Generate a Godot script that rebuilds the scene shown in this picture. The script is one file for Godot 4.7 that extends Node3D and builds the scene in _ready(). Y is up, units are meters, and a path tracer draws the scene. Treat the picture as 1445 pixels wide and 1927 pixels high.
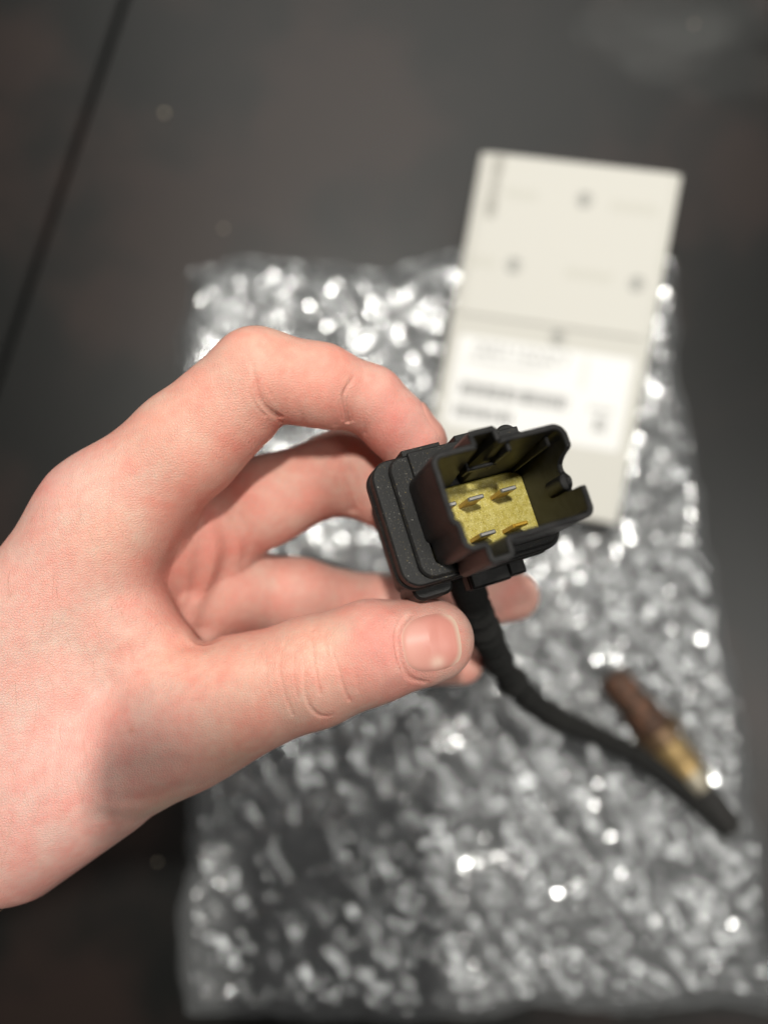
extends Node3D
# A hand holds a black six-pole plug over a dark bench with a clear bag and a small white box.

const FOCAL := 1450.0            # focal length of the lens in pixels of the photograph
const MID := Vector2(722.5, 963.5)
const EYE_HEIGHT := 0.358
const TILT := 6.0
var cam: Camera3D
var view := Transform3D()

# ---------------------------------------------------------------- helpers
func at(x: float, y: float, depth: float) -> Vector3:      # a spot at a real distance (metres) from the lens, in the world
	return view * (Vector3((x - MID.x) / FOCAL, -(y - MID.y) / FOCAL, -1.0) * depth)

func mm(x: float, y: float, depth: float) -> Vector3:      # the same in millimetres in the lens's axes
	return Vector3((x - MID.x) / FOCAL, -(y - MID.y) / FOCAL, -1.0) * depth

func on_plane(x: float, y: float, through: Vector3, normal: Vector3) -> Vector3:
	var d := (at(x, y, 1.0) - view.origin)
	return view.origin + d * ((through - view.origin).dot(normal) / d.dot(normal))

func on_table(x: float, y: float, h := 0.0) -> Vector3:
	return on_plane(x, y, Vector3(0, h, 0), Vector3.UP)

func lin(r: float, g: float, b: float) -> Color:
	return Color(r, g, b).linear_to_srgb()

func mat(called: String, c: Color, rough := 0.6, metal := 0.0) -> StandardMaterial3D:
	var m := StandardMaterial3D.new()
	m.resource_name = called
	m.albedo_color = c
	m.roughness = rough
	m.metallic = metal
	return m

func noise(kind: int, freq: float, octaves := 4, sd := 1) -> FastNoiseLite:
	var n := FastNoiseLite.new()
	n.noise_type = kind as FastNoiseLite.NoiseType
	n.frequency = freq
	n.seed = sd
	n.fractal_octaves = octaves
	if octaves == 1:
		n.fractal_type = FastNoiseLite.FRACTAL_NONE
	return n

func tile(n: FastNoiseLite, side: int, lo: Color, hi: Color, a := 0.0, b := 1.0) -> ImageTexture:
	var im := n.get_seamless_image(side, side)
	var out := Image.create(side, side, false, Image.FORMAT_RGB8)
	for y in side:
		for x in side:
			var v := smoothstep(a, b, im.get_pixel(x, y).r)
			out.set_pixel(x, y, lo.lerp(hi, v))
	return ImageTexture.create_from_image(out)

func grains(side: int, ground: Color, tones: Array, count: int, sd: int) -> ImageTexture:   # loose grains strewn over a plain ground
	var im := Image.create(side, side, false, Image.FORMAT_RGB8)
	im.fill(ground)
	var rng := RandomNumberGenerator.new()
	rng.seed = sd
	var drift := noise(FastNoiseLite.TYPE_SIMPLEX_SMOOTH, 0.012, 3, sd).get_seamless_image(side, side)
	for k in count:
		var x := rng.randi() % side; var y := rng.randi() % side
		if rng.randf() > smoothstep(0.25, 0.75, drift.get_pixel(x, y).r) + 0.15:
			continue
		var w := 1 + int(absf(rng.randfn(0, 1.1))); var h := 1 + int(absf(rng.randfn(0, 1.1)))
		im.fill_rect(Rect2i(x, y, w, h), ground.lerp(tones[rng.randi() % tones.size()], rng.randf_range(0.3, 1.0)))
	return ImageTexture.create_from_image(im)

func obj(called: String, mesh: Mesh, m: Material, parent: Node = self) -> MeshInstance3D:
	var o := MeshInstance3D.new()
	o.name = called
	o.mesh = mesh
	if m:
		o.material_override = m
	parent.add_child(o, true)
	return o

func tag(o: Node, label: String, category: String, group := "") -> void:
	o.set_meta("label", label)
	o.set_meta("category", category)
	if group:
		o.set_meta("group", group)

func begin() -> SurfaceTool:
	var st := SurfaceTool.new()
	st.begin(Mesh.PRIMITIVE_TRIANGLES)
	return st

func vert(st: SurfaceTool, p: Vector3, n: Vector3) -> void:
	st.set_normal(n)
	st.add_vertex(p)

func tri(st: SurfaceTool, a: Vector3, b: Vector3, c: Vector3, na: Vector3, nb: Vector3, nc: Vector3) -> void:
	if (b - a).cross(c - a).dot(na + nb + nc) > 0:
		vert(st, a, na); vert(st, c, nc); vert(st, b, nb)
	else:
		vert(st, a, na); vert(st, b, nb); vert(st, c, nc)

func quad(st: SurfaceTool, a: Vector3, b: Vector3, c: Vector3, d: Vector3, n: Vector3) -> void:
	tri(st, a, b, c, n, n, n)
	tri(st, a, c, d, n, n, n)

func rounded(x0: float, x1: float, y0: float, y1: float, r: float, seg := 8) -> Array:   # [[point, normal], ...] round a rectangle
	var out := []
	for k in 4:
		var c := Vector2(x1 - r if k in [0, 3] else x0 + r, y1 - r if k in [0, 1] else y0 + r)
		for s in seg + 1:
			var t := (k + float(s) / seg) * PI / 2
			var d := Vector2(cos(t), sin(t))
			out.append([c + d * r, d])
	return out

func slab(st: SurfaceTool, ring: Array, z0: float, z1: float, bevel := 0.3, taper := 0.0, hole := []) -> void:
	var n := ring.size()
	var mid := Vector2.ZERO
	for e in ring:
		mid += e[0] / n
	for i in n:
		var e: Array = ring[i]
		var f: Array = ring[(i + 1) % n]
		var p: Vector2 = e[0]; var q: Vector2 = f[0]
		var u: Vector2 = e[1]; var v: Vector2 = f[1]
		var pl := func(a: Vector2, d: Vector2, inset: float, z: float) -> Vector3:
			var w := a - d * inset
			return Vector3(w.x, w.y, z)
		var nu := Vector3(u.x, u.y, 0); var nv := Vector3(v.x, v.y, 0)
		var lv := [[bevel, z0, -1.0], [0.0, z0 + bevel, 0.0], [taper, z1 - bevel, 0.0], [bevel + taper, z1, 1.0]]
		for k in 3:
			var tilt := Vector3(0, 0, [-1, 0, 1][k])
			var ma := (nu + tilt).normalized(); var mb := (nv + tilt).normalized()
			var a: Vector3 = pl.call(p, u, lv[k][0], lv[k][1]); var b: Vector3 = pl.call(q, v, lv[k][0], lv[k][1])
			var c: Vector3 = pl.call(q, v, lv[k + 1][0], lv[k + 1][1]); var d: Vector3 = pl.call(p, u, lv[k + 1][0], lv[k + 1][1])
			tri(st, a, b, c, ma, mb, mb)
			tri(st, a, c, d, ma, mb, ma)
		for k in [0, 3]:
			var z := Vector3(0, 0, lv[k][2])
			var ea: Vector3 = pl.call(p, u, lv[k][0], lv[k][1]); var eb: Vector3 = pl.call(q, v, lv[k][0], lv[k][1])
			if hole.size() == n:                                 # a plate with an opening: the cap is a frame, and the opening has walls
				var ha: Vector2 = hole[i][0]; var hb: Vector2 = hole[(i + 1) % n][0]
				quad(st, ea, eb, Vector3(hb.x, hb.y, lv[k][1]), Vector3(ha.x, ha.y, lv[k][1]), z)
				if k == 0:
					var ni := Vector3(-hole[i][1].x, -hole[i][1].y, 0)
					quad(st, Vector3(ha.x, ha.y, lv[0][1]), Vector3(hb.x, hb.y, lv[0][1]), Vector3(hb.x, hb.y, lv[3][1]), Vector3(ha.x, ha.y, lv[3][1]), ni)
			else:
				tri(st, Vector3(mid.x, mid.y, lv[k][1]), ea, eb, z, z, z)

func tube(st: SurfaceTool, pts: PackedVector3Array, radii: PackedFloat32Array, sides := 20, caps := true) -> void:
	var n := pts.size()
	var side := Vector3.ZERO
	var rows := []
	for i in n:
		var t := (pts[mini(i + 1, n - 1)] - pts[maxi(i - 1, 0)]).normalized()
		if side == Vector3.ZERO:
			side = t.cross(Vector3.UP if absf(t.y) < 0.9 else Vector3.RIGHT).normalized()
		side = (side - t * side.dot(t)).normalized()
		var up := t.cross(side)
		var row := []
		var slope := 0.0
		if i > 0 and i < n - 1:
			slope = (radii[i + 1] - radii[i - 1]) / maxf(pts[i + 1].distance_to(pts[i - 1]), 1e-6)
		for k in sides:
			var g := TAU * k / sides
			var d := side * cos(g) + up * sin(g)
			row.append([pts[i] + d * radii[i], (d - t * slope).normalized()])
		rows.append(row)
	for i in n - 1:
		for k in sides:
			var a: Array = rows[i][k]; var b: Array = rows[i][(k + 1) % sides]
			var c: Array = rows[i + 1][(k + 1) % sides]; var d: Array = rows[i + 1][k]
			tri(st, a[0], b[0], c[0], a[1], b[1], c[1])
			tri(st, a[0], c[0], d[0], a[1], c[1], d[1])
	if caps:
		for i in [0, n - 1]:
			var t := (pts[1] - pts[0]).normalized() * -1.0 if i == 0 else (pts[n - 1] - pts[n - 2]).normalized()
			for k in sides:
				tri(st, pts[i], rows[i][k][0], rows[i][(k + 1) % sides][0], t, t, t)

func smooth_path(keys: Array, steps: int) -> PackedVector3Array:
	var c := Curve3D.new()
	for i in keys.size():
		var t: Vector3 = (keys[mini(i + 1, keys.size() - 1)] - keys[maxi(i - 1, 0)]) / 6.0
		c.add_point(keys[i], -t, t)
	var out := PackedVector3Array()
	var l := c.get_baked_length()
	for i in steps + 1:
		out.append(c.sample_baked(l * i / steps, true))
	return out

func boxed(st: SurfaceTool, lo: Vector3, hi: Vector3, bevel := 0.25) -> void:
	slab(st, rounded(lo.x, hi.x, lo.y, hi.y, bevel, 2), lo.z, hi.z, bevel)

# ---------------------------------------------------------------- the place
func _ready() -> void:
	cam = Camera3D.new()
	cam.name = "camera"
	add_child(cam)
	cam.position = Vector3(0, EYE_HEIGHT, 0)
	cam.rotation_degrees = Vector3(-90 + TILT, 0, 0)
	var lens := CameraAttributesPhysical.new()
	lens.frustum_focal_length = 12.0 / tan(atan(MID.y / FOCAL))
	lens.frustum_focus_distance = 0.165
	lens.frustum_near = 0.02
	lens.frustum_far = 50.0
	lens.exposure_aperture = 2.75
	cam.attributes = lens
	cam.fov = rad_to_deg(2.0 * atan(MID.y / FOCAL))
	cam.near = 0.02
	cam.far = 50.0
	cam.current = true
	view = cam.transform

	var env := Environment.new()
	env.background_mode = Environment.BG_COLOR
	env.background_color = lin(0.04, 0.039, 0.038)
	env.tonemap_mode = Environment.TONE_MAPPER_LINEAR
	env.tonemap_exposure = 1.0
	env.sdfgi_enabled = true
	env.ssao_enabled = true
	env.ssil_enabled = true
	var we := WorldEnvironment.new()
	we.name = "environment"
	we.environment = env
	add_child(we)

	lamps()
	bench()
	bag()
	carton()
	var plug := sensor()
	hand()
	phone()

func lamp(called: String, where: Vector3, towards: Vector3, size: Vector2, energy: float, tint: Color, label: String) -> void:
	var t := Node3D.new()
	t.name = called
	add_child(t, true)
	t.look_at_from_position(where, towards, Vector3(0, 0, -1) if absf((towards - where).normalized().y) > 0.8 else Vector3.UP)
	tag(t, label, "lamp")
	var st := begin()
	boxed(st, Vector3(-size.x / 2 - 0.03, -size.y / 2 - 0.03, 0.02), Vector3(size.x / 2 + 0.03, size.y / 2 + 0.03, 0.07), 0.008)
	obj("housing", st.commit(), mat("lamp housing", Color(0.75, 0.75, 0.74), 0.5), t)
	st = begin()
	boxed(st, Vector3(-size.x / 2, -size.y / 2, 0.006), Vector3(size.x / 2, size.y / 2, 0.02), 0.003)
	var glow := mat("lamp diffuser", Color(0.9, 0.9, 0.88), 0.4)
	glow.emission_enabled = true
	glow.emission = tint
	glow.emission_energy_multiplier = 0.8
	obj("lamp_diffuser", st.commit(), glow, t)
	var l := AreaLight3D.new()
	l.name = "light"
	l.area_size = size
	l.light_energy = energy
	l.light_color = tint
	l.area_range = 12.0
	l.area_attenuation = 2.0
	l.shadow_enabled = true
	t.add_child(l)

func lamps() -> void:
	var target := at(700, 1100, 0.22)
	lamp("ceiling_lamp", view * Vector3(-0.03, 0.50, 1.22), target, Vector2(0.045, 0.13), 2.35, Color(1.0, 0.985, 0.95), "small bright lamp over the bench")
	lamp("ceiling_panel", Vector3(0.1, 1.8, -1.55), Vector3(0, 0.1, -0.02), Vector2(1.7, 0.6), 1.6, Color(1.0, 0.99, 0.965), "large soft ceiling panel beyond the far side of the bench")
	lamp("ceiling_panel", Vector3(0.95, 1.75, 0.32), Vector3(0, 0.1, 0.0), Vector2(0.4, 0.8), 1.35, Color(1.0, 0.99, 0.965), "soft ceiling panel over the right end of the bench")

func bench() -> void:
	var top := Node3D.new()
	top.name = "workbench"
	add_child(top)
	tag(top, "dark grey bench top of two sheets that meet in a narrow dark seam", "workbench")
	var m := mat("bench sheet", Color.WHITE, 0.40)
	m.metallic_specular = 0.40
	m.albedo_texture = tile(noise(FastNoiseLite.TYPE_SIMPLEX_SMOOTH, 0.006, 4, 5), 512, lin(0.0040, 0.0043, 0.0040), lin(0.0165, 0.0105, 0.0090), 0.35, 0.8)
	m.uv1_triplanar = true
	m.uv1_scale = Vector3.ONE * 2.2
	var a := on_table(235, 0)
	var b := on_table(2, 695)
	var dir := (b - a).normalized()
	var side := Vector3(dir.z, 0, -dir.x)
	if side.x > 0:
		side = -side
	for k in 2:                                              # the sheet left of the seam, and the one that carries everything
		var s := side if k == 0 else -side
		var w := 0.5 if k == 0 else 0.9
		var o := Node3D.new()
		var st := begin()
		boxed(st, Vector3(-0.7, 0.0009, -0.02), Vector3(0.7, w, 0.0), 0.0012)
		var p := obj("bench_sheet", st.commit(), m, top)
		var y := s
		var z := Vector3.UP
		var x := y.cross(z)
		p.transform = Transform3D(Basis(x, y, z), (a + b) / 2)
		o.free()
	var st2 := begin()
	boxed(st2, Vector3(-0.72, -0.55, -0.07), Vector3(0.72, 0.95, -0.022), 0.003)
	var core := obj("bench_core", st2.commit(), mat("bench core", lin(0.012, 0.012, 0.012), 0.8), top)
	var yy := -side
	core.transform = Transform3D(Basis(yy.cross(Vector3.UP), yy, Vector3.UP), (a + b) / 2)
	# a dried smear at the far right
	var sm0 := on_table(1290, 70)
	var st3 := begin()
	var wav := noise(FastNoiseLite.TYPE_SIMPLEX_SMOOTH, 0.55, 2, 4)
	var srng := RandomNumberGenerator.new()
	srng.seed = 5
	for k in 7:
		var c0 := Vector3(srng.randfn(0, 0.016), 0.0002 + 0.0001 * k, srng.randfn(0, 0.008))
		var big := srng.randf_range(0.010, 0.026)
		for i in 40:
			var g0 := TAU * i / 40; var g1 := TAU * (i + 1) / 40
			var r0 := big * (1.0 + 0.7 * wav.get_noise_2d(cos(g0) + k * 9, sin(g0))); var r1 := big * (1.0 + 0.7 * wav.get_noise_2d(cos(g1) + k * 9, sin(g1)))
			tri(st3, c0, c0 + Vector3(cos(g0) * r0 * 1.5, 0, sin(g0) * r0 * 0.8), c0 + Vector3(cos(g1) * r1 * 1.5, 0, sin(g1) * r1 * 0.8), Vector3.UP, Vector3.UP, Vector3.UP)
	var smm := mat("dried smear", lin(0.30, 0.31, 0.30), 0.5)
	smm.transparency = BaseMaterial3D.TRANSPARENCY_ALPHA
	smm.albedo_color.a = 0.022
	obj("smear", st3.commit(), smm, top).position = sm0
	# crumbs lying on the bench
	var crumb := mat("crumb", lin(0.55, 0.48, 0.36), 0.35)
	for c in [[310, 213, 0.0011, "pale grain of grit lying on the bench beside the seam"], [421, 430, 0.0008, "brownish grain of grit on the bench above the bag's corner"], [1305, 45, 0.0007, "tiny grain of grit at the top right of the bench"], [297, 1622, 0.0007, "tiny grain of grit on the dark bench under the wrist"]]:
		var sm := SphereMesh.new()
		sm.radius = c[2]; sm.height = c[2] * 1.5
		sm.radial_segments = 7; sm.rings = 4
		var o := obj("grit", sm, crumb)
		o.position = on_table(c[0], c[1], c[2] * 0.7)
		tag(o, c[3], "grit", "grit on the bench")

# ---------------------------------------------------------------- the clear bag
func edge(keys: Array, t: float) -> Vector2:                # a spot along a polyline of pixels
	var f := t * (keys.size() - 1)
	var i := mini(int(f), keys.size() - 2)
	return (keys[i] as Vector2).lerp(keys[i + 1], f - i)

func film(called: String, parent: Node, m: Material, sd: int, lift: float, grow: float, rough: float, nu: int, nv: int) -> void:
	var l := [Vector2(362, 515), Vector2(352, 640), Vector2(358, 800), Vector2(362, 960), Vector2(366, 1120), Vector2(362, 1280), Vector2(366, 1440), Vector2(362, 1590), Vector2(352, 1750), Vector2(344, 1900)]
	var r := [Vector2(1262, 500), Vector2(1276, 640), Vector2(1292, 800), Vector2(1318, 960), Vector2(1345, 1120), Vector2(1375, 1280), Vector2(1400, 1440), Vector2(1425, 1590), Vector2(1450, 1750), Vector2(1475, 1890)]
	var tops := [515, 497, 500, 512, 502, 474, 466, 470, 485, 500]
	var bots := [1900, 1912, 1905, 1903, 1908, 1900, 1893, 1888, 1890, 1890]
	var big := noise(FastNoiseLite.TYPE_SIMPLEX_SMOOTH, 1.0 / 60.0, 2, sd)
	var mid := noise(FastNoiseLite.TYPE_SIMPLEX_SMOOTH, 1.0 / 22.0, 1, sd + 1)
	var fine := noise(FastNoiseLite.TYPE_SIMPLEX_SMOOTH, 1.0 / 6.0, 1, sd + 2)
	var rng := RandomNumberGenerator.new()
	rng.seed = sd
	var P := PackedVector3Array()
	for j in nv + 1:
		for i in nu + 1:
			var u := float(i) / nu
			var v := float(j) / nv
			if i > 0 and i < nu and j > 0 and j < nv:
				u += rng.randf_range(-0.42, 0.42) / nu
				v += rng.randf_range(-0.42, 0.42) / nv
			var left := edge(l, v); var right := edge(r, v)
			var p := left.lerp(right, u)
			var f := u * 9.0
			var k := mini(int(f), 8)
			var ty := lerpf(tops[k], tops[k + 1], f - k)
			var by := lerpf(bots[k], bots[k + 1], f - k)
			p.y = lerpf(ty, by, v)
			var q := on_table(p.x, p.y)
			var x := q.x * 1000; var y := q.z * 1000
			# folds run down to the right
			var s := (x * 0.62 + y * 0.78) * 0.32
			var t := (x * 0.78 - y * 0.62)
			var rise := smoothstep(0.0, 0.025, minf(minf(u, 1 - u), minf(v, 1 - v)))
			var h := big.get_noise_2d(x, y) * 3.0 * rise
			h += (1.0 - absf(mid.get_noise_2d(s, t)) * 2.0) * 1.15
			h += (1.0 - absf(fine.get_noise_2d(s, t)) * 2.0) * 0.50
			h += rng.randfn(0.0, rough)
			h = h * (0.45 + 0.55 * rise) + 3.5 * rise + 1.4
			q.y = maxf(h + lift, 0.35 + lift * 0.3) * 0.001
			var loose := 1.0 - smoothstep(0.0, 0.16, minf(minf(u, 1 - u), minf(v, 1 - v)))
			q.x += (mid.get_noise_2d(y * 0.5 + 300, 7.0) * 0.0035 + fine.get_noise_2d(y, 50) * 0.0004) * loose
			q.z += (mid.get_noise_2d(x * 0.5 - 300, 9.0) * 0.0035 + fine.get_noise_2d(x, -50) * 0.0004) * loose
			q.x += mid.get_noise_2d(y * 1.3 + 90, x * 0.5) * 0.0014 * grow
			q.z += mid.get_noise_2d(x * 1.3 - 70, y * 0.5) * 0.0014 * grow
			P.append(q)
	var N := PackedVector3Array()
	for j in nv + 1:
		for i in nu + 1:
			var a := P[j * (nu + 1) + mini(i + 1, nu)] - P[j * (nu + 1) + maxi(i - 1, 0)]
			var b := P[mini(j + 1, nv) * (nu + 1) + i] - P[maxi(j - 1, 0) * (nu + 1) + i]
			N.append(b.cross(a).normalized())
	# crisp facets: each keeps most of its own slope
	var V := PackedVector3Array(); var M := PackedVector3Array()
	for j in nv:
		for i in nu:
			var a := j * (nu + 1) + i
			var list := [a, a + 1, a + nu + 2, a, a + nu + 2, a + nu + 1] if rng.randf() < 0.75 else [a, a + 1, a + nu + 1, a + 1, a + nu + 2, a + nu + 1]
			for k in 2:
				var p0 := P[list[k * 3]]; var p1 := P[list[k * 3 + 1]]; var p2 := P[list[k * 3 + 2]]
				var flat := (p2 - p0).cross(p1 - p0).normalized()
				for c in 3:
					V.append(P[list[k * 3 + c]])
					M.append(flat.lerp(N[list[k * 3 + c]], 0.42).normalized())
	var arr := []
	arr.resize(Mesh.ARRAY_MAX)
	arr[Mesh.ARRAY_VERTEX] = V
	arr[Mesh.ARRAY_NORMAL] = M
	var mesh := ArrayMesh.new()
	mesh.add_surface_from_arrays(Mesh.PRIMITIVE_TRIANGLES, arr)
	obj(called, mesh, m, parent)

func bag() -> void:
	var t := Node3D.new()
	t.name = "plastic_bag"
	add_child(t)
	tag(t, "crumpled clear plastic bag spread over the dark bench", "plastic bag")
	var m := mat("clear film", Color(lin(0.275, 0.284, 0.29), 0.12), 0.155, 0.48)
	m.transparency = BaseMaterial3D.TRANSPARENCY_ALPHA
	m.metallic_specular = 0.7
	m.cull_mode = BaseMaterial3D.CULL_DISABLED
	film("top_film", t, m, 3, 1.2, 1.0, 0.14, 180, 230)
	film("bottom_film", t, m, 41, -1.2, 0.6, 0.14, 110, 140)

# ---------------------------------------------------------------- the white box
func carton() -> void:
	var u := (view.basis * Vector3(0.98, -0.178, 0.139)).normalized()       # the box leans: its right side is propped up a little
	var v := view.basis * Vector3(0.178, 0.984, 0.02)
	v = (v - u * v.dot(u)).normalized()
	var normal := u.cross(v).normalized()
	var through := at(1036, 630, 0.339)
	var c := [Vector2(905, 283), Vector2(1281, 326), Vector2(1166, 982), Vector2(790, 930)]
	var p := []
	for q in c:
		p.append(on_plane(q.x, q.y, through, normal))
	var w: float = ((p[1] - p[0]).length() + (p[2] - p[3]).length()) / 2
	var l: float = ((p[3] - p[0]).length() + (p[2] - p[1]).length()) / 2
	var mid: Vector3 = (p[0] + p[1] + p[2] + p[3]) / 4
	var t := Node3D.new()
	t.name = "carton"
	add_child(t)
	var deep := 0.014
	t.transform = Transform3D(Basis(u, v, u.cross(v).normalized()), mid - normal * deep)
	tag(t, "small white cardboard box with a paper label lying on the bag", "box")
	var card := mat("white card", lin(0.53, 0.52, 0.478), 0.62)
	var st := begin()
	boxed(st, Vector3(-w / 2, -l / 2, 0), Vector3(w / 2, l / 2, deep - 0.0012), 0.0007)
	obj("box_body", st.commit(), card, t)
	# the lid's two flaps: the far one lies over the near one, which leaves a step across the face
	st = begin()
	boxed(st, Vector3(-w / 2 + 0.004, -l / 2 + 0.0006, deep - 0.0012), Vector3(w / 2 - 0.003, 0.006, deep - 0.0006), 0.0002)
	obj("near_flap", st.commit(), card, t)
	st = begin()
	var ring := rounded(-w / 2 + 0.0035, w / 2 - 0.0035, 0.0045, l / 2 - 0.0006, 0.0006, 2)
	slab(st, ring, deep - 0.00055, deep + 0.0004, 0.0002)
	var far_flap := obj("far_flap", st.commit(), mat("white card inside", lin(0.55, 0.54, 0.498), 0.6), t)
	# faint print: ring-shaped emblems and words
	var ink := mat("grey ink", lin(0.22, 0.22, 0.21), 0.7)
	var pale := mat("pale ink", lin(0.52, 0.51, 0.46), 0.7)
	for e in [[1099, 377], [966, 500], [1197, 535], [1049, 636]]:
		var g: Vector3 = t.transform.affine_inverse() * on_plane(e[0], e[1], through, normal)
		g.z = deep + (0.0005 if g.y > 0.0045 else -0.0005)
		st = begin()
		for k in 24:
			var a := Vector3(cos(TAU * k / 24), sin(TAU * k / 24), 0)
			var b := Vector3(cos(TAU * (k + 1) / 24), sin(TAU * (k + 1) / 24), 0)
			quad(st, g + a * 0.0034, g + b * 0.0034, g + b * 0.0028, g + a * 0.0028, Vector3.BACK)
		quad(st, g + Vector3(-0.0014, 0.0026, 0), g + Vector3(-0.0004, 0.0026, 0), g + Vector3(-0.0004, -0.0026, 0), g + Vector3(-0.0014, -0.0026, 0), Vector3.BACK)
		quad(st, g + Vector3(0.0004, 0.0026, 0), g + Vector3(0.0014, 0.0026, 0), g + Vector3(0.0014, -0.0026, 0), g + Vector3(0.0004, -0.0026, 0), Vector3.BACK)
		quad(st, g + Vector3(-0.0004, 0.0006, 0), g + Vector3(0.0004, 0.0006, 0), g + Vector3(0.0004, -0.0006, 0), g + Vector3(-0.0004, -0.0006, 0), Vector3.BACK)
		obj("printed_emblem", st.commit(), ink, t)
	for e in [[980, 366, 5, 1.0], [1192, 392, 7, 1.0], [907, 492, 4, 1.0], [1106, 518, 7, 1.0]]:
		var g: Vector3 = t.transform.affine_inverse() * on_plane(e[0], e[1], through, normal)
		g.z = deep + 0.0005
		st = begin()
		for k in int(e[2]):
			var x: float = (k - (e[2] - 1) / 2.0) * 0.0029
			quad(st, g + Vector3(x - 0.001, 0.0022, 0), g + Vector3(x + 0.001, 0.0022, 0), g + Vector3(x + 0.001, -0.0022, 0), g + Vector3(x - 0.001, -0.0022, 0), Vector3.BACK)
		obj("printed_word", st.commit(), pale, t)
	var stamp_spot: Vector3 = t.transform.affine_inverse() * on_plane(931, 352, through, normal)
	st = begin()
	var rng := RandomNumberGenerator.new()
	rng.seed = 7
	for k in 18:
		var y := stamp_spot.y + (k - 8.5) * 0.00155
		var hw := rng.randf_range(0.0012, 0.0026)
		quad(st, Vector3(stamp_spot.x - hw, y + 0.0005, deep + 0.0005), Vector3(stamp_spot.x + hw, y + 0.0005, deep + 0.0005), Vector3(stamp_spot.x + hw, y - 0.0005, deep + 0.0005), Vector3(stamp_spot.x - hw, y - 0.0005, deep + 0.0005), Vector3.BACK)
	obj("printed_text", st.commit(), mat("stamp ink", lin(0.26, 0.25, 0.22), 0.7), t)
	# the paper label
	var q := []
	for e in [Vector2(852, 628), Vector2(1201, 676), Vector2(1157, 845), Vector2(822, 800)]:
		q.append(t.transform.affine_inverse() * on_plane(e.x, e.y, through, normal))
	var x0: float = (q[0].x + q[3].x) / 2; var x1: float = (q[1].x + q[2].x) / 2
	var y0: float = (q[2].y + q[3].y) / 2; var y1: float = minf((q[0].y + q[1].y) / 2, 0.0035)
	x0 = maxf(x0, -w / 2 + 0.005); x1 = minf(x1, w / 2 - 0.005)
	st = begin()
	slab(st, rounded(x0, x1, y0, y1, 0.0015, 4), deep - 0.00058, deep - 0.00042, 0.00004)
	var sticker := obj("paper_label", st.commit(), mat("label paper", lin(0.70, 0.70, 0.69), 0.5), t)
	var lw := x1 - x0; var lh := y1 - y0
	var zz := deep - 0.0004
	var bars := func(called: String, fx0: float, fx1: float, fy: float, fh: float, n: int, m: Material, sd: int) -> void:
		var s2 := begin()
		var r2 := RandomNumberGenerator.new()
		r2.seed = sd
		var xx := fx0
		while xx < fx1:
			var ww := r2.randf_range(0.5, 1.4) * (fx1 - fx0) / n
			var a := Vector3(x0 + xx * lw, y1 - fy * lh, zz)
			quad(s2, a, a + Vector3(ww * lw, 0, 0), a + Vector3(ww * lw, -fh * lh, 0), a + Vector3(0, -fh * lh, 0), Vector3.BACK)
			xx += ww + r2.randf_range(0.4, 1.3) * (fx1 - fx0) / n
		obj(called, s2.commit(), m, sticker)
	bars.call("printed_text", 0.06, 0.52, 0.24, 0.035, 46, mat("thin ink", lin(0.25, 0.25, 0.24), 0.6), 3)
	bars.call("printed_text", 0.16, 0.47, 0.33, 0.03, 30, mat("thin ink", lin(0.5, 0.5, 0.48), 0.6), 4)
	bars.call("barcode", 0.06, 0.68, 0.50, 0.15, 44, mat("black ink", lin(0.05, 0.05, 0.05), 0.6), 11)
	bars.call("barcode", 0.05, 0.38, 0.76, 0.13, 26, mat("black ink", lin(0.07, 0.07, 0.07), 0.6), 12)
	bars.call("printed_text", 0.72, 0.745, 0.05, 0.35, 2, mat("thin ink", lin(0.5, 0.5, 0.48), 0.6), 13)
	bars.call("printed_text", 0.80, 0.93, 0.56, 0.05, 12, ink, 14)
	bars.call("printed_text", 0.84, 0.91, 0.66, 0.17, 6, ink, 15)
	var tm := TextMesh.new()
	tm.text = "0001102027"
	tm.font_size = 32
	tm.pixel_size = 0.00016
	tm.depth = 0.00002
	var f := SystemFont.new()
	f.font_names = PackedStringArray(["Droid Sans"])
	tm.font = f
	var num := obj("printed_number", tm, ink, sticker)
	num.scale = Vector3(1.5, 1.6, 1.0)
	num.position = Vector3(x0 + lw * 0.37, y1 - lh * 0.13, zz)

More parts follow.
